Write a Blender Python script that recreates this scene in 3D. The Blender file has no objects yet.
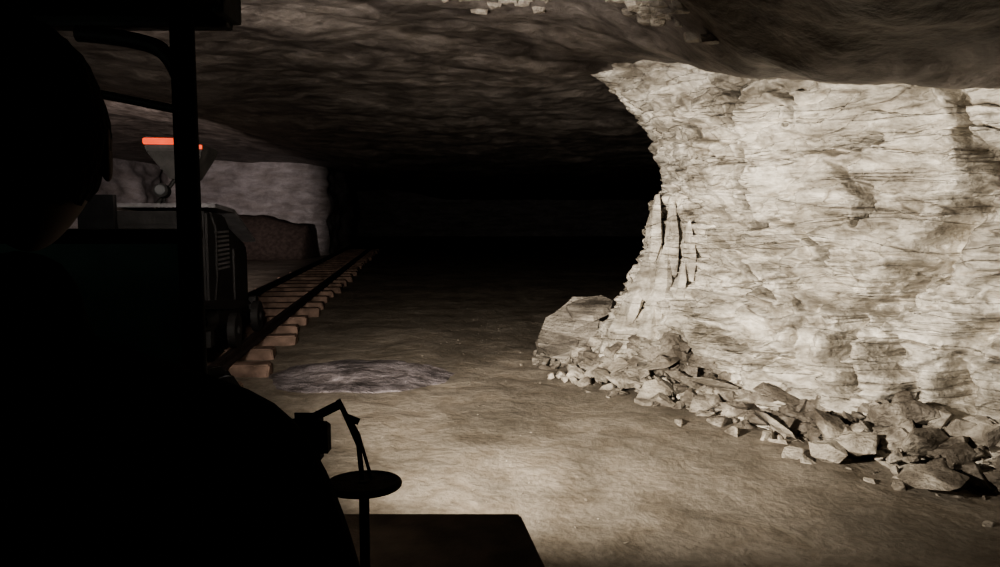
import bpy, bmesh, math, random
from mathutils import Vector, noise, Matrix
random.seed(7)
S=bpy.context.scene
COL=S.collection
def N(x,y,z): return noise.noise(Vector((x,y,z)))
def fbm(x,y,z,o=4):
    a=1;f=1;t=0
    for i in range(o):
        t+=a*noise.noise(Vector((x*f+i*7.1,y*f,z*f)));a*=.5;f*=2.03
    return t
def ss(a,b,x):
    t=max(0,min(1,(x-a)/(b-a)));return t*t*(3-2*t)
def lerp_table(T,x):
    if x<=T[0][0]:return T[0][1]
    for (a,b),(c,d) in zip(T,T[1:]):
        if x<=c:return b+(d-b)*(x-a)/(c-a)
    return T[-1][1]

# ---------------- materials
def mat(name,col,rough=.7,metal=0,col2=None,scale=6,bump=0.0,bscale=30,spec=.3,emit=None,estr=0):
    m=bpy.data.materials.new(name);m.use_nodes=True
    nt=m.node_tree;b=nt.nodes['Principled BSDF']
    b.inputs['Roughness'].default_value=rough;b.inputs['Metallic'].default_value=metal
    b.inputs['Specular IOR Level'].default_value=spec
    tc=nt.nodes.new('ShaderNodeTexCoord')
    n=nt.nodes.new('ShaderNodeTexNoise');n.inputs['Scale'].default_value=scale;n.inputs['Detail'].default_value=6
    nt.links.new(tc.outputs['Object'],n.inputs['Vector'])
    r=nt.nodes.new('ShaderNodeValToRGB')
    r.color_ramp.elements[0].position=.35;r.color_ramp.elements[1].position=.65
    c2=col2 or tuple(c*.6 for c in col)
    r.color_ramp.elements[0].color=(*c2,1);r.color_ramp.elements[1].color=(*col,1)
    nt.links.new(n.outputs['Fac'],r.inputs['Fac']);nt.links.new(r.outputs['Color'],b.inputs['Base Color'])
    if bump:
        n2=nt.nodes.new('ShaderNodeTexNoise');n2.inputs['Scale'].default_value=bscale;n2.inputs['Detail'].default_value=8
        nt.links.new(tc.outputs['Object'],n2.inputs['Vector'])
        bp=nt.nodes.new('ShaderNodeBump');bp.inputs['Strength'].default_value=bump;bp.inputs['Distance'].default_value=.03
        nt.links.new(n2.outputs['Fac'],bp.inputs['Height']);nt.links.new(bp.outputs['Normal'],b.inputs['Normal'])
    if emit:
        b.inputs['Emission Color'].default_value=(*emit,1);b.inputs['Emission Strength'].default_value=estr
    return m
def rockmat(name,light,dark,strata=True,spec=.35,bump=.6,zs=9.0,amt=.5,lines=0.0,p0=.36,p1=.58,fscale=22,bigs=1.3):
    m=bpy.data.materials.new(name);m.use_nodes=True
    nt=m.node_tree;L=nt.links;b=nt.nodes['Principled BSDF']
    b.inputs['Roughness'].default_value=.5;b.inputs['Specular IOR Level'].default_value=spec
    tc=nt.nodes.new('ShaderNodeTexCoord')
    def noi(scale,det,mapscale,dist=0,rough=.55,off=(0,0,0)):
        mp=nt.nodes.new('ShaderNodeMapping');mp.inputs['Scale'].default_value=mapscale;mp.inputs['Location'].default_value=off
        L.new(tc.outputs['Object'],mp.inputs['Vector'])
        n=nt.nodes.new('ShaderNodeTexNoise');n.inputs['Scale'].default_value=scale;n.inputs['Detail'].default_value=det
        n.inputs['Distortion'].default_value=dist;n.inputs['Roughness'].default_value=rough
        L.new(mp.outputs['Vector'],n.inputs['Vector']);return n
    big=noi(bigs,8,(1,1,2.4 if strata else 1.8),.6,.66)
    st=noi(1.0,6,(.7,.7,zs) if strata else (3,3,3),.5,.6)
    fine=noi(fscale,8,(1,1,1.6))
    def ramp(o,p0,p1,c0,c1):
        r=nt.nodes.new('ShaderNodeValToRGB');r.color_ramp.elements[0].position=p0;r.color_ramp.elements[1].position=p1
        r.color_ramp.elements[0].color=(*c0,1);r.color_ramp.elements[1].color=(*c1,1);L.new(o,r.inputs['Fac']);return r
    r1=ramp(big.outputs['Fac'],p0,p1,dark,light)
    k=1-amt
    r2=ramp(st.outputs['Fac'],.38,.56,(k,k*.97,k*.93),(1,1,1))
    r3=ramp(fine.outputs['Fac'],.3,.6,(.72,.71,.69),(1,1,1))
    def mul(a,c,f=1):
        x=nt.nodes.new('ShaderNodeMix');x.data_type='RGBA';x.blend_type='MULTIPLY';x.inputs[0].default_value=f
        L.new(a,x.inputs[6]);L.new(c,x.inputs[7]);return x.outputs[2]
    def math_(op,a,v=None,o=None):
        x=nt.nodes.new('ShaderNodeMath');x.operation=op;L.new(a,x.inputs[0])
        if v is not None:x.inputs[1].default_value=v
        if o is not None:L.new(o,x.inputs[1])
        return x.outputs[0]
    c=mul(mul(r1.outputs['Color'],r2.outputs['Color']),r3.outputs['Color'])
    hsrc=st.outputs['Fac']
    if lines:
        for off,zz in (((0,0,0),2.6),((5,3,7),5.0)):
            ln=noi(1.0,2.5,(.5,.5,zz),.9,.45,off)
            a=math_('ABSOLUTE',math_('SUBTRACT',ln.outputs['Fac'],.5))
            br=noi(1.5,3,(1,1,2),0,.5,(off[1],9,2))
            rr=ramp(a,.0,.022,(.34,.31,.27),(1,1,1))
            msk=ramp(br.outputs['Fac'],.45,.58,(0,0,0),(1,1,1))
            x=nt.nodes.new('ShaderNodeMix');x.data_type='RGBA';x.blend_type='MULTIPLY'
            L.new(math_('MULTIPLY',msk.outputs['Color'],lines),x.inputs[0])
            L.new(c,x.inputs[6]);L.new(rr.outputs['Color'],x.inputs[7]);c=x.outputs[2]
            hsrc=math_('ADD',hsrc,o=math_('MULTIPLY',rr.outputs['Color'],.25))
    L.new(c,b.inputs['Base Color'])
    b1=nt.nodes.new('ShaderNodeBump');b1.inputs['Strength'].default_value=bump;b1.inputs['Distance'].default_value=.07
    L.new(hsrc,b1.inputs['Height'])
    b2=nt.nodes.new('ShaderNodeBump');b2.inputs['Strength'].default_value=bump;b2.inputs['Distance'].default_value=.035
    L.new(fine.outputs['Fac'],b2.inputs['Height']);L.new(b1.outputs['Normal'],b2.inputs['Normal'])
    L.new(b2.outputs['Normal'],b.inputs['Normal'])
    return m
M_salt=rockmat('salt_rock',(.80,.75,.665),(.36,.325,.27),True,.5,.9,5.5,.45,.8,.38,.60,12,1.6)
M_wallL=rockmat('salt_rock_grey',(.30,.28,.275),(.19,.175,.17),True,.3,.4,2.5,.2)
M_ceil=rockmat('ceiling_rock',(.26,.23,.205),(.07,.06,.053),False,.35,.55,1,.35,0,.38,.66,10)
M_floor=rockmat('floor_dust',(.29,.255,.21),(.155,.136,.11),False,.12,.45,1,.2,0,.34,.6,16,.8)
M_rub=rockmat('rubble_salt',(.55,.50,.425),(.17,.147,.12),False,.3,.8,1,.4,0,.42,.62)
M_grav=rockmat('grey_gravel',(.42,.375,.38),(.11,.098,.10),False,.1,.9,1,.5,0,.38,.64)
M_slab=rockmat('slab_rock',(.42,.38,.325),(.13,.114,.094),True,.3,.7,14,.6)
M_black=mat('black_paint',(.010,.010,.010),.75,0,bump=.1,spec=.1)
M_dark=mat('dark_steel',(.03,.028,.026),.6,.2,bump=.2,spec=.2)
M_green=mat('dark_green_paint',(.06,.10,.085),.6)
M_brown=mat('dusty_board',(.10,.08,.062),.85,bump=.3,spec=.1)
M_lglass=mat('lamp_glass',(.12,.12,.12),.15,0)
M_orange=mat('beacon_lens',(.8,.12,.05),.4,0,emit=(1,.11,.05),estr=.8)
M_grey=mat('grey_paint',(.20,.19,.19),.45,.2,bump=.15)
M_rail=mat('rail_steel',(.05,.036,.032),.7,.3,bump=.3)
M_wood=mat('sleeper_wood',(.27,.19,.15),.85,0,(.12,.085,.067),4,.5,12,spec=.1)
M_jacket=mat('jacket_cloth',(.010,.010,.011),.95,bump=.2,spec=.05)
M_skin=mat('skin',(.13,.085,.065),.7,0,(.11,.07,.05))
M_hair=mat('hair',(.010,.008,.006),.8,bump=.5,bscale=90,spec=.1)
M_rubber=mat('rubber',(.01,.01,.01),.8)

# ---------------- helpers
def link(o,p=None):
    COL.objects.link(o)
    if p:o.parent=p
    return o
def empty(name):
    e=bpy.data.objects.new(name,None);COL.objects.link(e);return e
def meshobj(name,verts,faces,m,p=None,smooth=True):
    me=bpy.data.meshes.new(name);me.from_pydata(verts,[],faces);me.update()
    if smooth:
        for f in me.polygons:f.use_smooth=True
    me.materials.append(m)
    return link(bpy.data.objects.new(name,me),p)
def bmobj(name,bm,m,p=None,smooth=False):
    me=bpy.data.meshes.new(name);bm.to_mesh(me);bm.free()
    if smooth:
        for f in me.polygons:f.use_smooth=True
    me.materials.append(m);return link(bpy.data.objects.new(name,me),p)
def box(name,lo,hi,m,p=None,bev=.01,mtx=None):
    bm=bmesh.new();bmesh.ops.create_cube(bm,size=1)
    for v in bm.verts:
        v.co=Vector([(lo[i]+hi[i])/2+v.co[i]*(hi[i]-lo[i]) for i in range(3)])
    if bev:bmesh.ops.bevel(bm,geom=bm.edges[:],offset=bev,segments=2,affect='EDGES',profile=.7)
    if mtx:bmesh.ops.transform(bm,matrix=mtx,verts=bm.verts[:])
    return bmobj(name,bm,m,p)
def prism(name,pts,x0,x1,m,p=None,bev=.015,mtx=None):
    bm=bmesh.new()
    a=[bm.verts.new((x0,y,z)) for y,z in pts];c=[bm.verts.new((x1,y,z)) for y,z in pts]
    bm.faces.new(a);bm.faces.new(c[::-1]);n=len(pts)
    for i in range(n):bm.faces.new((a[i],c[i],c[(i+1)%n],a[(i+1)%n]))
    bmesh.ops.recalc_face_normals(bm,faces=bm.faces[:])
    if bev:bmesh.ops.bevel(bm,geom=bm.edges[:],offset=bev,segments=2,affect='EDGES')
    if mtx:bmesh.ops.transform(bm,matrix=mtx,verts=bm.verts[:])
    return bmobj(name,bm,m,p)
def tube(name,pts,r,m,p=None,mtx=None,cyc=False,kind='POLY'):
    cu=bpy.data.curves.new(name,'CURVE');cu.dimensions='3D';cu.bevel_depth=r;cu.bevel_resolution=4;cu.use_fill_caps=True
    sp=cu.splines.new(kind);sp.points.add(len(pts)-1)
    for q,c in zip(sp.points,pts):
        c=Vector(c)
        if mtx:c=mtx@c
        q.co=(*c,1)
    if kind=='NURBS':sp.use_endpoint_u=True;sp.order_u=3
    sp.use_cyclic_u=cyc
    cu.materials.append(m)
    return link(bpy.data.objects.new(name,cu),p)
def cyl(name,c,axis,r,l,m,p=None,r2=None,seg=32,mtx=None,bev=.006):
    bm=bmesh.new();bmesh.ops.create_cone(bm,cap_ends=True,segments=seg,radius1=r,radius2=r if r2 is None else r2,depth=l)
    if bev:
        es=[e for e in bm.edges if any(len(f.verts)>4 for f in e.link_faces)]
        bmesh.ops.bevel(bm,geom=es,offset=bev,segments=2,affect='EDGES')
    q=Vector(axis).to_track_quat('Z','Y').to_matrix().to_4x4();q.translation=Vector(c)
    bmesh.ops.transform(bm,matrix=q,verts=bm.verts[:])
    if mtx:bmesh.ops.transform(bm,matrix=mtx,verts=bm.verts[:])
    return bmobj(name,bm,m,p)
def grid(name,xs,ys,zf,m,flip=False):
    vs=[(x,y,zf(x,y)) for y in ys for x in xs];nx=len(xs);fs=[]
    for j in range(len(ys)-1):
        for i in range(nx-1):
            a=j*nx+i;f=(a,a+1,a+nx+1,a+nx);fs.append(f[::-1] if flip else f)
    return meshobj(name,vs,fs,m)
def spaced(a,b,fn):
    r=[a]
    while r[-1]<b:r.append(r[-1]+fn(r[-1]))
    return r

# ---------------- cave shell
def ceil_z(x,y):
    r=ss(.2,2.2,x);near=1-ss(5.5,9.5,y)
    z=4.0-.9*near*r+1.0*ss(-4,-12,x)
    z+=.16*fbm(x*.35,y*.35,3.3,2)
    z-=.09*abs(fbm(x*.6+3,y*.8,8.8,3))
    z+=.022*fbm(x*4,y*4,1.8,3)
    if 0<x and y<7:
        z-=.10*ss(.2,1.2,x)*math.exp(-((y-5.0-.25*N(x*2,1,1))/.30)**2)
    return z
def floor_z(x,y):
    z=.035*fbm(x*.5,y*.5,.3,3)+.012*fbm(x*2.5,y*2.5,5,3)
    u=x-.25*math.sin(y*.18)
    for c in (-1.0,.55):
        z-=.022*math.exp(-((u-c)/.16)**2)*(.6+.5*N(x,y*.8,3))
    return z
xs=spaced(-24,26,lambda x:.05 if -4<x<4.5 else (.12 if -9<x<8 else .5))
ys=spaced(-9,80,lambda y:.3 if y<2 else (.05 if y<11 else .012*y if y<30 else 1.0))
grid('floor',xs,ys,floor_z,M_floor)
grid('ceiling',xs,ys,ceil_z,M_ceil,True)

# ---------------- salt pillar
C0=Vector((1.12,9.75));FD=Vector((.527,-.85));BD=Vector((.6,.8))
FN=Vector((-.85,-.527))
def raw(s): return C0+(FD*s if s>0 else BD*(-s))
def path(s):
    t=Vector((0,0));w=0
    for k in range(-6,7):
        ww=math.exp(-(k/3)**2);t+=raw(s+k*.13)*ww;w+=ww
    return t/w
SIL=[(0,-.12),(.35,.06),(.6,.20),(1.0,.46),(1.45,.74),(1.9,.82),(2.2,.92),(2.36,1.20),(2.9,1.18),(3.15,.98),(3.4,.68),(3.75,.26),(4.0,-.1),(4.5,-.3)]
FACE=[(0,-.08),(.5,.10),(1.2,.26),(2,.33),(3,.22),(3.6,.02),(4,-.1),(4.5,-.1)]
CR=[
 ([(2.38,3.7),(2.30,3.45),(2.42,3.25),(2.36,3.05)],.50,.045),
 ([(2.42,2.75),(2.52,2.55),(2.44,2.3),(2.55,2.05),(2.62,1.9)],.50,.042),
 ([(2.62,1.9),(2.8,1.98),(3.0,1.95),(3.3,1.8),(3.45,1.55)],.38,.038),
 ([(4.95,2.4),(4.71,2.1),(4.43,1.65),(4.2,1.45),(4.0,1.2)],.65,.12),
 ([(3.78,1.15),(3.85,.95),(3.75,.7),(3.85,.5)],.50,.085),
 ([(3.72,.72),(3.9,.66)],.34,.07),
 ([(4.15,.85),(4.35,.6),(4.3,.35)],.45,.09),
 ([(4.6,3.1),(4.75,2.7),(4.9,2.3)],.40,.055),
 ([(2.9,3.3),(3.15,3.15),(3.1,2.95)],.34,.035),
 ([(3.6,2.45),(3.85,2.2),(3.75,1.95)],.32,.035),
 ([(1.25,2.0),(1.35,1.65),(1.25,1.3),(1.5,.9),(1.45,.55)],.32,.04),
 ([(2.0,1.75),(2.3,1.6),(2.5,1.35),(2.9,1.2)],.30,.035),
 ([(1.4,3.2),(1.7,3.0),(1.75,2.7)],.28,.033),
 ([(3.2,2.7),(3.6,2.62),(4.0,2.7)],.28,.033),
 ([(3.1,1.3),(3.3,1.0),(3.2,.8)],.34,.045),
 ([(2.0,.75),(2.4,.7),(2.8,.55),(3.3,.6)],.38,.06),
 ([(5.0,1.2),(4.7,.9),(4.75,.5)],.42,.10)]
def sd(px,pz,a,b):
    dx=b[0]-a[0];dz=b[1]-a[1];t=((px-a[0])*dx+(pz-a[1])*dz)/(dx*dx+dz*dz);t=max(0,min(1,t))
    return math.hypot(px-a[0]-t*dx,pz-a[1]-t*dz)
ssamp=spaced(-16,11,lambda s:.0135 if -1.0<s<5.3 else .09)
NV=300
V=[];F=[]
for s in ssamp:
    P=path(s);T=(path(s+.05)-path(s-.05)).normalized();n=Vector((T.y,-T.x))
    if n.dot(Vector((-1,-.1)))<0:n=-n
    cw=math.exp(-((s-0)/1.15)**2)
    zt=ceil_z(P.x,P.y)+.35
    cr=[c for c in CR if min(q[0] for q in c[0])-.5<s<max(q[0] for q in c[0])+.5]
    for j in range(NV+1):
        z=-.15+(zt+.15)*j/NV
        wob=.12*N(s*.8,z*1.2,4)
        ins=cw*lerp_table(SIL,z+wob*.3)+(1-cw)*lerp_table(FACE,z*4/max(zt-.35,1)+wob)
        d=-ins+.28*math.exp(-max(z,0)/.22)*(1-cw*.5)
        x,y=P
        d+=.15*fbm(s*.6,z*1.0,2.2,3)*(1-.6*cw)
        wx=s*1.1+.6*N(s,z,1);wz=z*2.6+.4*N(s,z,5)
        dist,pt=noise.voronoi(Vector((wx,wz,0)))
        c0=pt[0];hh=N(c0[0]*5.3,c0[1]*5.3,2.2);h2=N(c0[0]*3.3,c0[1]*7.3,6.2)
        edge=min(1,(dist[1]-dist[0])/.08)
        d+=edge*(.16*hh+(.08+.36*h2)*(wz-c0[1])*.5+.12*hh*(wx-c0[0]))
        dist,pt=noise.voronoi(Vector((s*3+.6*N(s*2,z*2,1),z*7.5,3)))
        c0=pt[0];edge=min(1,(dist[1]-dist[0])/.15);hh=N(c0[0]*4.1,c0[1]*4.1,1.2)
        d+=edge*(.10*hh+.06*hh*(z*7.5-c0[1]))
        q=z*6.5+1.6*N(s*.5,z*.5,7)+.6*N(s*2.2,z,2)
        fl=math.floor(q);fr=q-fl;lay=N(fl*3.7,s*.9,0)
        d+=.09*lay+.08*(fr-.5)*(.6+.9*N(fl*1.3,s*.7,8))
        d-=.10*math.exp(-((fr-.04)/.10)**2)*max(0,.34+N(s*1.5,fl*2.1,4))
        d+=.045*fbm(s*4,z*8,3.1,4)
        d+=cw*(.07*N(z*3.2,1,s*.6)+.09*N(z*7,4,s*2))
        for pts,dep,wd in cr:
            jx=s+.06*N(s*6,z*6,1)+.02*N(s*20,z*20,1);jz=z+.06*N(s*6,z*6,6)+.02*N(s*20,z*20,7)
            m_=min(sd(jx,jz,a,b) for a,b in zip(pts,pts[1:]))
            if m_<wd*4:d-=dep*math.exp(-(m_/wd)**2)*(.7+.6*N(s*4,z*4,20))-.06*math.exp(-((m_-wd*2)/(wd*1.2))**2)
        V.append((P.x+n.x*d,P.y+n.y*d,z+.02*N(s*5,z*5,3)))
for i in range(len(ssamp)-1):
    for j in range(NV):
        a=i*(NV+1)+j;F.append((a,a+1,a+NV+2,a+NV+1))
pillar=meshobj('salt_pillar',V,F,M_salt)
bm=bmesh.new();bm.from_mesh(pillar.data)
def shard(c,w,dp,h,lean,twist):
    R=Matrix.Rotation(twist,3,'Z')@Matrix.Rotation(lean,3,'Y')
    vs=[]
    for k in range(5):
        t=k/4;zz=(t-.5)*h;ww=(1-.75*abs(t-.35)**1.2*1.5)
        for a in range(5):
            th=a*1.2566+random.uniform(-.3,.3);rr=ww*random.uniform(.75,1.1)
            vs.append(bm.verts.new(Vector(c)+R@Vector((math.cos(th)*w*rr,math.sin(th)*dp*rr,zz+random.uniform(-.05,.05)*h))))
    r=bmesh.ops.convex_hull(bm,input=vs)
    dead=[g for g in r['geom_interior'] if isinstance(g,bmesh.types.BMVert)]
    if dead:bmesh.ops.delete(bm,geom=dead,context='VERTS')
for c,w,dp,h,ln,tw in [((1.44,9.3,.34),.15,.20,.9,.34,.2),((1.60,9.2,.70),.12,.2,.95,.40,.5),((1.78,9.2,1.06),.13,.2,.9,.34,.1),
    ((1.91,9.1,1.45),.12,.2,.95,.20,.4),((1.93,9.05,1.88),.10,.17,.85,.08,.2),((2.12,8.95,1.75),.08,.15,.9,.0,.6),((2.0,8.9,1.2),.10,.15,1.0,.22,.9),
    ((1.85,8.85,.7),.12,.16,.9,.30,.7),((1.70,8.9,.35),.13,.18,.7,.3,.3),((2.15,8.65,1.0),.09,.12,.9,.12,.3),((2.08,8.6,.5),.12,.14,.7,.2,.8),((2.28,8.7,1.6),.07,.12,.7,-.05,.3),
    ((1.35,9.15,.22),.16,.15,.5,.5,1.3),((1.55,8.95,.28),.15,.12,.5,.6,.4)]:
    shard(c,w,dp,h,ln,tw)
bm.to_mesh(pillar.data);bm.free()

# ---------------- other walls
def wallstrip(name,pts,m,h=6.2,step=.3,amp=.5):
    P=[]
    for a,b in zip(pts,pts[1:]):
        a=Vector(a);b=Vector(b);n=max(2,int((b-a).length/step))
        P+=[a.lerp(b,i/n) for i in range(n)]
    P.append(Vector(pts[-1]));V=[];F=[];nv=60
    for i,p in enumerate(P):
        t=(P[min(i+1,len(P)-1)]-P[max(i-1,0)]).normalized();n=Vector((t.y,-t.x))
        for j in range(nv+1):
            z=-.2+(h+.2)*j/nv
            d=amp*fbm(p.x*.4,p.y*.4,z*.5,3)+.12*N(p.x*.4,p.y*.4,z*3)
            V.append((p.x+n.x*d,p.y+n.y*d,z))
    for i in range(len(P)-1):
        for j in range(nv):
            a=i*(nv+1)+j;F.append((a,a+1,a+nv+2,a+nv+1))
    return meshobj(name,V,F,m)
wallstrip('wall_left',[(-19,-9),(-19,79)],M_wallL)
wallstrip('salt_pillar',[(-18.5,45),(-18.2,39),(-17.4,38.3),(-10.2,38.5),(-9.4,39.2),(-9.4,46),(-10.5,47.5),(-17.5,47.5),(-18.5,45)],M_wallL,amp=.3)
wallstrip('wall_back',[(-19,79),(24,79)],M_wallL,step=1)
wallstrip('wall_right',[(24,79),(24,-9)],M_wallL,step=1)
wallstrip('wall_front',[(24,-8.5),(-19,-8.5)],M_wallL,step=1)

# ---------------- rubble
def rock(bm,c,sz,flat=1.0,npt=22,rot=None):
    R=Matrix.Rotation(random.uniform(0,6.3),3,'Z')@Matrix.Rotation(random.uniform(-.7,.7) if rot is None else rot,3,'X')@Matrix.Rotation(random.uniform(-.5,.5),3,'Y')
    sc=Vector((sz*random.uniform(.8,1.6),sz*random.uniform(.5,1),sz*flat*random.uniform(.35,.85)))
    vs=[]
    for i in range(npt):
        p=Vector((random.gauss(0,1),random.gauss(0,1),random.gauss(0,1))).normalized()*random.uniform(.6,1.05)
        vs.append(bm.verts.new(Vector(c)+R@Vector((p.x*sc.x,p.y*sc.y,p.z*sc.z))))
    r=bmesh.ops.convex_hull(bm,input=vs)
    dead=[g for g in r['geom_interior'] if isinstance(g,bmesh.types.BMVert)]
    if dead:bmesh.ops.delete(bm,geom=dead,context='VERTS')
bm=bmesh.new()
def pile_h(s):return .24+.30*math.exp(-((s-1.5)/.9)**2)+.18*math.exp(-((s-4.4)/.7)**2)
for i in range(2600):
    s=random.uniform(-.9,6.5);out=abs(random.gauss(0,.38))-.1
    if out>1.2:continue
    sz=min(.17,.019*random.paretovariate(1.15))*(1.1-.4*max(out,0))
    P=path(s)
    nn=FN if s>.3 else Vector((-1,-.1)).normalized()
    base=P+nn*(out+.0)
    h=max(0,pile_h(s)*(1-out/.6))*random.uniform(.3,1)
    rock(bm,(base.x,base.y,h*.95+sz*.15),sz,1,random.choice((12,18,24)))
for s,out,sz,fl,z in [(3.5,.5,.28,.3,.10),(4.0,.4,.25,.9,.2),(4.35,.6,.24,.9,.16),(4.7,.3,.28,.8,.22),(3.0,.42,.2,.4,.16),(2.2,.3,.26,.4,.26),(1.7,.2,.26,.4,.32),(4.0,.95,.15,.4,.05),(5.0,.7,.26,.7,.12),(3.3,.2,.22,.4,.3),(1.2,.3,.26,.4,.2),(2.6,.3,.24,.3,.28),(4.5,.2,.26,.6,.4),(4.2,.75,.18,.8,.1),(1.45,.5,.24,.35,.14),(2.0,.55,.2,.4,.1),(1.0,.5,.24,.35,.12)]:
    P=path(s)+FN*out;rock(bm,(P.x,P.y,z),sz,fl,26)
bmesh.ops.bevel(bm,geom=bm.edges[:],offset=.003,segments=1,affect='EDGES')
bmobj('rubble_pile',bm,M_rub)
bm=bmesh.new()
for i in range(150):
    x=random.uniform(-.5,1.6);y=random.uniform(4,16)
    if x>0 and y>6.0-x: 
        x-=1.2
    if -3.2<x<-.4 and 7.9<y<10.3:continue
    rock(bm,(x,y,floor_z(x,y)+.004),random.uniform(.006,.018),.6,10)
bmobj('scattered_pebbles',bm,M_rub)
# pale flakes added to the roof, standing in for its lit patches
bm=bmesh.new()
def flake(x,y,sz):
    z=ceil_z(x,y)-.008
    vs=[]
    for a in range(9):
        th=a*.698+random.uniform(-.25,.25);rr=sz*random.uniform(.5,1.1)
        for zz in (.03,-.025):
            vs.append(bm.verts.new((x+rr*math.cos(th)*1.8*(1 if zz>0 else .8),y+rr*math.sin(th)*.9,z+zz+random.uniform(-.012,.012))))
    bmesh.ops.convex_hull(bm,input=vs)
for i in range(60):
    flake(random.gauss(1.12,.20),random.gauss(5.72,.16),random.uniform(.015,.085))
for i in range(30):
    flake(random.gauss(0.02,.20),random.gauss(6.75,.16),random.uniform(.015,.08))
bmobj('lit_patch_flakes',bm,M_rub)
bm=bmesh.new()
def slab(pts,th,mtx):
    vs=[]
    for lay in (0,1):
        for x,y in pts:
            vs.append(bm.verts.new(mtx@Vector((x+random.uniform(-.05,.05),y+random.uniform(-.05,.05),lay*th+random.uniform(-.015,.015)))))
    bmesh.ops.convex_hull(bm,input=vs)
outl=[(-.5,-.3),(-.1,-.45),(.3,-.4),(.5,-.1),(.42,.35),(-.1,.48),(-.42,.2)]
for i,(dx,dy,dz,rx,ry,sc,th) in enumerate([(-.04,-.05,.36,.55,-.62,1.05,.07),(.03,.02,.46,.50,-.58,.95,.05),(.10,.10,.57,.42,-.5,.85,.05),(.28,.0,.70,.3,-.15,.66,.07),(-.16,-.2,.14,.2,-.45,.7,.10),(.1,.2,.30,.4,-.6,.9,.12),(.30,-.22,.34,1.0,-.6,.55,.10),(.38,-.3,.12,.4,-.2,.6,.2)]):
    m4=Matrix.Translation((1.0+dx,10.2+dy,dz))@Matrix.Rotation(ry,4,'Y')@Matrix.Rotation(rx,4,'X')@Matrix.Rotation(i*.35,4,'Z')@Matrix.Diagonal((sc,sc,1,1))
    slab(outl,th,m4)
for i in range(60):
    rock(bm,(random.uniform(.5,1.5),random.uniform(9.5,10.4),random.uniform(.02,.14)),random.uniform(.04,.16))
bmobj('fallen_rock_slab',bm,M_slab)
V=[];F=[];nr=30;na=96
V.append((-1.78,9.1,.07))
for i in range(1,nr+1):
    for a in range(na):
        th=a/na*2*math.pi;rr=i/nr;w=1+.16*N(math.cos(th)*2,math.sin(th)*2,3)+.05*N(math.cos(th)*9,math.sin(th)*9,3)
        x=-1.78+1.16*rr*w*math.cos(th);y=9.1+.95*rr*w*math.sin(th)
        V.append((x,y,floor_z(x,y)+.05*(1-rr**2)-.02*(i==nr)+.012*N(x*9,y*9,1)+.01))
for a in range(na):F.append((0,1+a,1+(a+1)%na))
for i in range(nr-1):
    for a in range(na):
        p=1+i*na+a;q=1+i*na+(a+1)%na;F.append((p,p+na,q+na,q))
meshobj('gravel_patch',V,F,M_grav)
V=[];F=[];nx=90;ny=30
for j in range(ny+1):
    for i in range(nx+1):
        x=-18+8.6*i/nx;y=34.2+3.4*j/ny
        h=2.15*ss(0,.7,j/ny)*(.8+.2*ss(1.0,.6,i/nx))*ss(1.0,.97,i/nx)*(1+.06*fbm(x*.8,y*.8,1,4))
        V.append((x,y,h-.05))
for j in range(ny):
    for i in range(nx):
        a=j*(nx+1)+i;F.append((a,a+1,a+nx+2,a+nx+1))
meshobj('muck_heap',V,F,mat('muck',(.075,.058,.05),.9,bump=.5,bscale=4,spec=.1))

# ---------------- railway track
TR=empty('railway_track')
ang=math.atan(.125)
TM=Matrix.Translation((-3.0,0,0))@Matrix.Rotation(ang,4,'Z')
bm=bmesh.new();y=-6.0
while y<44:
    L=random.uniform(1.0,1.16)
    r=bmesh.ops.create_cube(bm,size=1)
    dy=random.uniform(-.08,.08);sk=random.uniform(-.06,.06)
    for v in r['verts']:
        c=v.co;v.co=TM@Vector((c.x*2*L+random.uniform(-.03,.03)+.03,y+dy+c.y*.28+c.x*sk,.05+c.z*.22))
    y+=1.15
bmesh.ops.bevel(bm,geom=bm.edges[:],offset=.02,segments=2,affect='EDGES')
bmobj('sleepers',bm,M_wood,TR)
prof=[(-.06,.16),(.06,.16),(.06,.175),(.012,.19),(.012,.255),(.033,.265),(.033,.30),(-.033,.30),(-.033,.265),(-.012,.255),(-.012,.19),(-.06,.175)]
for k,cx in enumerate((-.68,.68)):
    bm=bmesh.new()
    a=[bm.verts.new(TM@Vector((cx+x,-6,z))) for x,z in prof];b=[bm.verts.new(TM@Vector((cx+x,44,z))) for x,z in prof]
    n=len(prof);bm.faces.new(a);bm.faces.new(b[::-1])
    for i in range(n):bm.faces.new((a[i],b[i],b[(i+1)%n],a[(i+1)%n]))
    bmesh.ops.recalc_face_normals(bm,faces=bm.faces[:])
    bmobj('rail_%d'%(k+1),bm,M_rail,TR)

# ---------------- locomotive on the track
LO=empty('mine_locomotive')
LM=TM@Matrix.Translation((-.06,9.0,-.03))
B=lambda n,lo,hi,m,bev=.012:box(n,lo,hi,m,LO,bev,LM)
prism('hood_body',[(0,.55),(2.2,.55),(2.2,1.5),(2.05,1.66),(1.1,1.92),(.9,2.07),(0,2.12)],-.58,.54,M_dark,LO,.03,LM)
prism('sloped_lid',[(-.04,2.16),(.95,2.10),(2.25,1.66),(2.27,1.70),(.96,2.15),(-.04,2.21)],-.66,.66,M_grey,LO,.006,LM)
B('chassis_frame',(-.66,-.15,.42),(.60,2.35,.60),M_black)
B('buffer_beam_rear',(-.66,-.3,.45),(.62,-.12,.8),M_dark)
B('buffer_beam_front',(-.66,2.32,.45),(.62,2.5,.8),M_dark)
for i in range(9):
    B('vent_slat_%d'%i,(.54,.35,1.35+i*.06),(.565,1.0,1.38+i*.06),M_grey,.004)
B('side_door_panel',(.53,1.25,.8),(.57,2.0,1.6),M_dark)
B('rear_panel',(-.45,-.03,1.2),(.45,.01,1.95),M_dark)
B('driver_seat_back',(-.75,-.5,1.2),(-.35,-.4,2.3),M_black)
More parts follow.
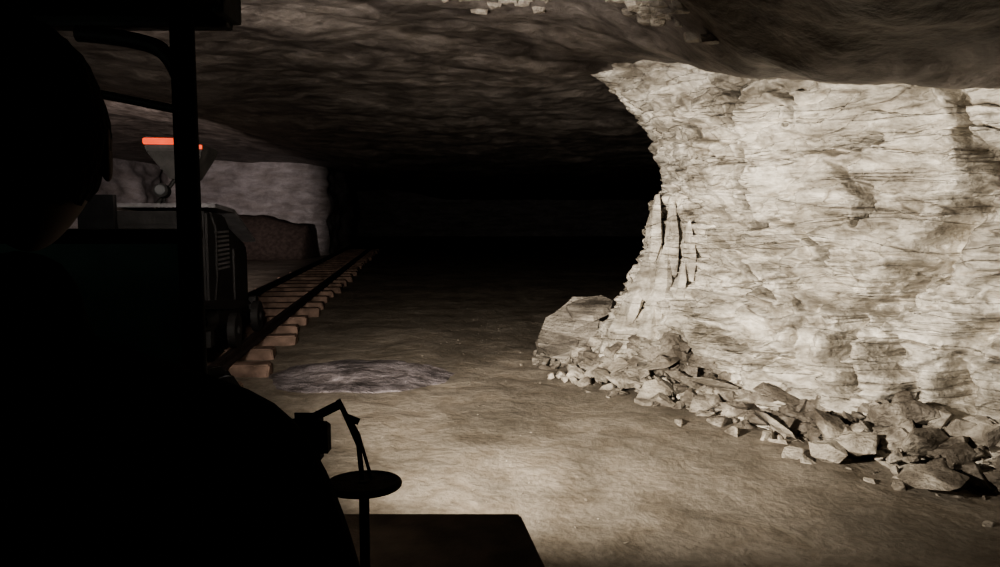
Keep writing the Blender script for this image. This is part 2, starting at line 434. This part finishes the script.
B('driver_step',(-.8,-.9,.42),(.5,-.3,.55),M_black)
B('driver_side_plate',(-.85,-.9,.5),(-.8,.0,1.9),M_dark)
tube('grab_rail',[(.58,.1,.9),(.62,.1,1.3),(.62,.1,1.9),(.56,.1,2.1)],.014,M_dark,LO,LM)
for i,yy in enumerate((.4,1.8)):
    for sx in (-.68,.68):
        cyl('wheel_%d_%s'%(i,'l' if sx<0 else 'r'),(sx+.06,yy,.56),(1,0,0),.23,.1,M_dark,LO,mtx=LM)
        cyl('hub_%d_%s'%(i,'l' if sx<0 else 'r'),(sx+.06,yy,.56),(1,0,0),.07,.16,M_dark,LO,mtx=LM)
bm=bmesh.new()
lo=[(.14,-.05),(.42,-.05),(.42,.30),(.14,.30)];hi=[(-.07,-.25),(.58,-.25),(.58,.50),(-.07,.50)]
a=[bm.verts.new((x+.0,y,2.50)) for x,y in lo];b=[bm.verts.new((x+.0,y,2.84)) for x,y in hi];c=[bm.verts.new((x+.0,y,3.0-.09*(x>.3))) for x,y in hi]
bm.faces.new(a[::-1]);bm.faces.new(c)
for q,w in ((a,b),(b,c)):
    for i in range(4):bm.faces.new((q[i],q[(i+1)%4],w[(i+1)%4],w[i]))
bmesh.ops.bevel(bm,geom=bm.edges[:],offset=.012,segments=2,affect='EDGES');bmesh.ops.transform(bm,matrix=LM,verts=bm.verts[:])
bmobj('lamp_hopper',bm,mat('hopper_paint',(.08,.075,.07),.6,.1,bump=.15),LO)
prism('beacon_strip',[(-.285,2.90),(-.245,2.90),(-.245,2.975),(-.285,2.975)],-.08,.38,M_orange,LO,.01,LM)
B('beacon_strip_side',(.50,-.28,2.85),(.59,-.245,2.90),M_orange,.006)
tube('mast',[(.26,.12,2.1),(.26,.12,2.56)],.05,M_dark,LO,LM)
tube('mast_brace',[(-.1,.1,2.15),(.18,.1,2.54)],.025,M_dark,LO,LM)
cyl('work_lamp_housing',(.05,-.05,2.36),(0,-1,.1),.085,.14,M_dark,LO,mtx=LM)
cyl('work_lamp_lens',(.05,-.13,2.37),(0,-1,.1),.06,.03,M_lglass,LO,mtx=LM)
tube('work_lamp_bracket',[(.05,-.02,2.15),(.05,.02,2.3)],.02,M_dark,LO,LM)
cyl('front_lamp_housing',(-.3,2.3,1.75),(0,1,0),.12,.3,M_dark,LO,mtx=LM)
tube('front_lamp_stand',[(-.3,2.3,1.4),(-.3,2.3,1.7)],.03,M_dark,LO,LM)

# ---------------- our passenger car
CA=empty('mine_passenger_car')
b2=lambda n,lo,hi,m,bev=.012:box(n,lo,hi,m,CA,bev)
bm=bmesh.new()
pl=[(-2.2,-1.6),(.20,-1.6),(.20,2.2),(.085,2.9),(-2.2,2.9)]
a=[bm.verts.new((x,y,.68)) for x,y in pl];b=[bm.verts.new((x,y,.78)) for x,y in pl]
bm.faces.new(a[::-1]);bm.faces.new(b)
for i in range(5):bm.faces.new((a[i],a[(i+1)%5],b[(i+1)%5],b[i]))
bmesh.ops.bevel(bm,geom=bm.edges[:],offset=.01,segments=2,affect='EDGES')
bmobj('floor_deck',bm,M_brown,CA)
b2('side_panel',(.10,-1.6,.78),(.14,1.3,1.02),M_brown)
b2('bulkhead',(-2.2,2.0,.78),(-.86,2.06,1.95),M_green)
b2('bulkhead_cap',(-2.2,1.98,1.94),(-.85,2.08,1.97),M_black)
prism('front_hood',[(2.06,.7),(3.2,.7),(3.2,1.22),(3.0,1.38),(2.06,1.50)],-2.15,-1.12,M_black,CA,.04)
for i,(x,y) in enumerate(((-.857,2.0),(-2.15,2.0),(-.857,-1.5),(-2.15,-1.5))):
    tube('roof_post_%d'%(i+1),[(x,y,.76),(x,y,2.56)],.032,M_black,CA)
b2('roof_panel',(-2.25,-1.6,2.56),(-.74,2.12,2.60),M_black)
b2('roof_edge_front',(-2.25,2.06,2.53),(-.76,2.12,2.57),M_dark)
b2('roof_edge_end',(-.77,1.98,2.545),(-.735,2.12,2.66),M_dark)
tube('roof_hoop',[(-1.15,2.02,2.50),(-1.0,2.02,2.49),(-.88,2.02,2.44),(-.857,2.02,2.3)],.022,M_dark,CA,kind='NURBS')
tube('windscreen_rail',[(-2.1,2.03,2.34),(-1.1,2.03,2.34),(-.9,2.03,2.30)],.012,M_dark,CA)
tube('diagonal_brace',[(-1.3,1.97,1.80),(-.98,1.97,1.45)],.018,M_black,CA)
b2('bench_seat',(-1.9,.42,1.08),(-.12,.98,1.19),M_black,.03)
b2('bench_back',(-1.9,.34,1.15),(-.12,.42,1.62),M_black,.02)
b2('bench_base',(-1.85,.5,.78),(-.2,.85,1.08),M_dark)
for i,y in enumerate((-1.0,2.4)):
    for sx in (-1.9,-.3):
        cyl('wheel_%d_%s'%(i,'l' if sx<-1 else 'r'),(sx,y,.34),(1,0,0),.33,.18,M_rubber,CA)
        cyl('wheel_hub_%d_%s'%(i,'l' if sx<-1 else 'r'),(sx,y,.34),(1,0,0),.14,.22,M_dark,CA)
LX,LY,LZ=-1.32,3.32,1.55
cyl('headlamp_housing',(LX,3.16,LZ),(0,1,0),.05,.12,M_black,CA,r2=.06)
tube('headlamp_stalk',[(LX,3.15,1.25),(LX,3.15,1.50)],.02,M_black,CA)
bm=bmesh.new();vb=[];vt=[]  # flat plate added over the headlamp to keep its beam off the ceiling
VH=.05;VR=.158
for i in range(33):
    a=math.pi*i/32
    vb.append(bm.verts.new((LX+VR*math.cos(a),LY+VR*math.sin(a),LZ+VH)));vt.append(bm.verts.new((LX+VR*math.cos(a),LY+VR*math.sin(a),LZ+VH+.005)))
for x in (-VR,VR):
    vb.append(bm.verts.new((LX+x,LY-.2,LZ+VH)));vt.append(bm.verts.new((LX+x,LY-.2,LZ+VH+.005)))
bm.faces.new(vb);bm.faces.new(vt[::-1]);n=len(vb)
for i in range(n):bm.faces.new((vb[i],vb[(i+1)%n],vt[(i+1)%n],vt[i]))
bmobj('beam_cutoff_plate',bm,M_black,CA)
HB=Matrix.Translation((-.365,1.88,1.29))@Matrix.Rotation(-.05,4,'X')  # disc, rods and bracket: solid stand-in for a shadow on the ground
ring=[(.092*math.cos(t*math.pi/16),.092*math.sin(t*math.pi/16),0) for t in range(32)]
tube('shadow_shape_rim',ring,.010,M_brown,CA,HB,True)
cyl('shadow_shape_disc',(0,0,0),(0,0,1),.09,.012,M_brown,CA,mtx=HB,bev=.002)
tube('shadow_shape_shaft',[(-.365,1.88,.77),(-.365,1.88,1.30)],.014,M_dark,CA)
tube('shadow_shape_lever',[(-.365,1.86,1.31),(-.375,1.87,1.40),(-.415,1.88,1.49),(-.43,1.88,1.52)],.007,M_dark,CA)
tube('shadow_shape_rod',[(-.34,1.86,1.31),(-.375,1.87,1.43),(-.405,1.88,1.48)],.0045,M_dark,CA)
tube('shadow_shape_grip',[(-.41,1.88,1.475),(-.375,1.88,1.46)],.009,M_dark,CA)
prism('shadow_shape_bracket',[(1.84,1.36),(1.92,1.36),(1.92,1.46),(1.84,1.50)],-.56,-.455,M_black,CA,.02)
tube('shadow_shape_stand',[(-.52,1.88,.77),(-.52,1.88,1.45)],.025,M_black,CA)
tube('shadow_shape_arm',[(-.5,1.88,1.47),(-.43,1.88,1.505)],.012,M_black,CA)

# ---------------- seated passenger
PA=empty('seated_passenger')
def skin(name,verts,edges,rad,m,root=0,sub=2,parent=PA):
    me=bpy.data.meshes.new(name);me.from_pydata(verts,edges,[]);me.materials.append(m)
    o=link(bpy.data.objects.new(name,me),parent)
    md=o.modifiers.new('skin','SKIN');md.use_smooth_shade=True
    for i,r in enumerate(rad):
        d=me.skin_vertices[0].data[i]
        d.radius=r if isinstance(r,tuple) else (r,r);d.use_root=(i==root)
    sb=o.modifiers.new('sub','SUBSURF');sb.levels=sub;sb.render_levels=sub
    return o
X=-.50
v=[(X,.70,1.32),(X,.68,1.48),(X,.68,1.64),(X,.71,1.77),(X-.005,.745,1.87),(X-.01,.78,1.97)]
r=[(.17,.13),(.165,.12),(.18,.125),(.15,.10),(.07,.07),(.055,.055)]
e=[(0,1),(1,2),(2,3),(3,4),(4,5)]
for sg in (1,-1):
    b=len(v)
    v+=[(X+sg*.13,.70,1.775),(X+sg*.235,.72,1.755),(X+sg*.285,.76,1.60),(X+sg*.30,.82,1.49),(X+sg*.19,1.0,1.43),(X+sg*.11,1.12,1.40)]
    r+=[.09,.09,.068,.06,.047,.036];e+=[(3,b),(b,b+1),(b+1,b+2),(b+2,b+3),(b+3,b+4),(b+4,b+5)]
    b=len(v)
    v+=[(X+sg*.10,.76,1.29),(X+sg*.13,1.0,1.30),(X+sg*.13,1.22,1.29),(X+sg*.13,1.24,1.08),(X+sg*.13,1.25,.90)]
    r+=[.10,.088,.066,.06,.045];e+=[(0,b),(b,b+1),(b+1,b+2),(b+2,b+3),(b+3,b+4)]
skin('clothed_body',v,e,r,M_jacket)
for sg,nm in ((1,'right'),(-1,'left')):
    skin('boot_'+nm,[(X+sg*.13,1.24,.93),(X+sg*.13,1.25,.84),(X+sg*.13,1.34,.825),(X+sg*.13,1.42,.82)],[(0,1),(1,2),(2,3)],[.052,.048,.045,.035],M_rubber)
    hx=X+sg*.11;hz=-.025
    skin('palm_'+nm,[(hx,1.12,1.405),(hx-sg*.015,1.16,1.385),(hx-sg*.02,1.20,1.372)],[(0,1),(1,2)],[(.026,.022),(.038,.018),(.040,.016)],M_skin)
    for k,(o_,ln) in enumerate(((-.030,.062),(-.010,.072),(.010,.068),(.029,.052))):
        fx=hx-sg*.02+o_*sg
        skin('finger_%s_%d'%(nm,k+1),[(fx,1.19,1.395+hz),(fx,1.20+ln*.5,1.392+hz),(fx,1.20+ln*.85,1.378+hz),(fx,1.20+ln*1.05,1.362+hz)],[(0,1),(1,2),(2,3)],[.0095,.009,.008,.007],M_skin)
    skin('thumb_'+nm,[(hx-sg*.04,1.15,1.403+hz),(hx-sg*.065,1.18,1.395+hz),(hx-sg*.068,1.21,1.385+hz)],[(0,1),(1,2)],[.012,.010,.008],M_skin)
HC=Vector((X-.02,.80,2.085))
def headshape(u):
    x,y,z=u
    w=.078;dp=.098;h=.122
    if z<0:
        w*=1-.32*(-z)**1.5;dp*=1-.10*(-z)
    px=x*w;py=y*dp;pz=z*h
    if y>0:
        nz=math.exp(-((x)/.20)**2)*math.exp(-((z+.18)/.20)**2);py+=.024*nz
        for ex in (-.38,.38):py-=.010*math.exp(-((x-ex)/.2)**2-((z-.02)/.13)**2)
        py+=.006*math.exp(-(x/.35)**2-((z+.52)/.08)**2)+.010*math.exp(-(x/.3)**2-((z+.85)/.15)**2)
        py+=.005*math.exp(-((z-.18)/.08)**2)
    return Vector((px,py,pz))
HR=Matrix.Rotation(math.radians(22),3,'Z')
bm=bmesh.new();bmesh.ops.create_icosphere(bm,subdivisions=5,radius=1)
for q in bm.verts:q.co=HC+HR@headshape(q.co)
bmobj('head',bm,M_skin,PA,True)
bm=bmesh.new();bmesh.ops.create_icosphere(bm,subdivisions=5,radius=1)
dead=[q for q in bm.verts if (q.co.y>.25 and q.co.z<.45+.2*abs(q.co.x)) or (q.co.z<-.55) or (abs(q.co.x)>.75 and q.co.z<-.1 and q.co.y>-.1)]
bmesh.ops.delete(bm,geom=dead,context='VERTS')
for q in bm.verts:
    u=q.co.copy();q.co=HC+HR@(headshape(u)*(1.08+.03*noise.noise(u*9)))
o=bmobj('hair',bm,M_hair,PA,True);sm=o.modifiers.new('t','SOLIDIFY');sm.thickness=.012
for sg,nm in ((1,'right'),(-1,'left')):
    bm=bmesh.new();bmesh.ops.create_uvsphere(bm,u_segments=20,v_segments=14,radius=1)
    for q in bm.verts:
        c=q.co;rr=math.hypot(c.y,c.z);cx=c.x*.009-(.006*(1-rr) if c.x*sg>0 else 0)*sg
        q.co=HC+HR@Vector((sg*.080+cx,-.005+c.y*.018,-.012+c.z*.032))
    bmobj('ear_'+nm,bm,M_skin,PA,True)
    bm=bmesh.new();bmesh.ops.create_uvsphere(bm,u_segments=16,v_segments=10,radius=.012)
    for q in bm.verts:q.co=HC+HR@(q.co+Vector((sg*.030,.080,.003)))
    bmobj('eye_'+nm,bm,M_lglass,PA,True)
skin('collar',[(X-.05,.70,1.86),(X,.66,1.88),(X+.05,.70,1.86)],[(0,1),(1,2)],[.03,.035,.03],M_jacket,1)

# ---------------- lights
def spot(name,loc,tgt,pw,ang,blend,col,rad=.05):
    l=bpy.data.lights.new(name,'SPOT');l.energy=pw;l.spot_size=math.radians(ang);l.spot_blend=blend;l.color=col;l.shadow_soft_size=rad
    o=link(bpy.data.objects.new(name,l));o.location=loc
    o.rotation_euler=(Vector(tgt)-Vector(loc)).to_track_quat('-Z','Y').to_euler();return o
spot('headlamp_light',(LX,LY,LZ),(1.5,7.6,1.9),2850,114,1.0,(1,.925,.82),.014)
spot('tunnel_fill_light',(LX,LY+.02,LZ-.02),(-.6,14,.6),1300,50,1.0,(1,.91,.82),.014)  # extra spot at the headlamp, added to lift the tunnel floor
spot('ceiling_fill_light',(-1.5,3.3,2.5),(-1.7,8.0,4.0),1150,115,.9,(1,.93,.87),.05)  # fill added to brighten the ceiling; the car has no lamp here
LP=tuple(LM@Vector((-.3,2.6,1.85)))
spot('locomotive_lamp_light',LP,(-14.3,38,2.3),5000,23,.35,(1,.88,.87),.06)
spot('locomotive_fill_light',LP,(-15.0,26,1.6),8000,56,.5,(1,.87,.85),.06)  # wide spill added at the loco lamp to lift left ground and ceiling
spot('work_lamp_light',tuple(LM@Vector((.05,-.25,2.37))),tuple(LM@Vector((.1,-3,2.3))),10,150,.5,(1,.8,.7),.05)
def point(name,loc,pw,col,rad=.03):
    l=bpy.data.lights.new(name,'POINT');l.energy=pw;l.color=col;l.shadow_soft_size=rad
    o=link(bpy.data.objects.new(name,l));o.location=loc
point('deck_fill_light',(-.62,2.5,1.15),1.3,(1,.87,.75))  # added fill without a fixture, lifts the dark deck
point('cab_fill_light',(-1.3,1.4,2.35),1.5,(.85,1,.9))  # faint fill added inside the car, no lamp there
w=bpy.data.worlds.new('world');S.world=w;w.use_nodes=True
w.node_tree.nodes['Background'].inputs['Color'].default_value=(.5,.4,.35,1)
w.node_tree.nodes['Background'].inputs['Strength'].default_value=.0
try:
    S.view_settings.look='AgX - Medium High Contrast'
except Exception as ex:print(ex)
# ---------------- camera
cd=bpy.data.cameras.new('camera');cd.lens=26;cd.sensor_width=36;cd.clip_start=.02;cd.clip_end=300
co=link(bpy.data.objects.new('camera',cd));co.location=(0,0,2.0)
co.rotation_euler=(math.radians(90-5.18),0,0);S.camera=co
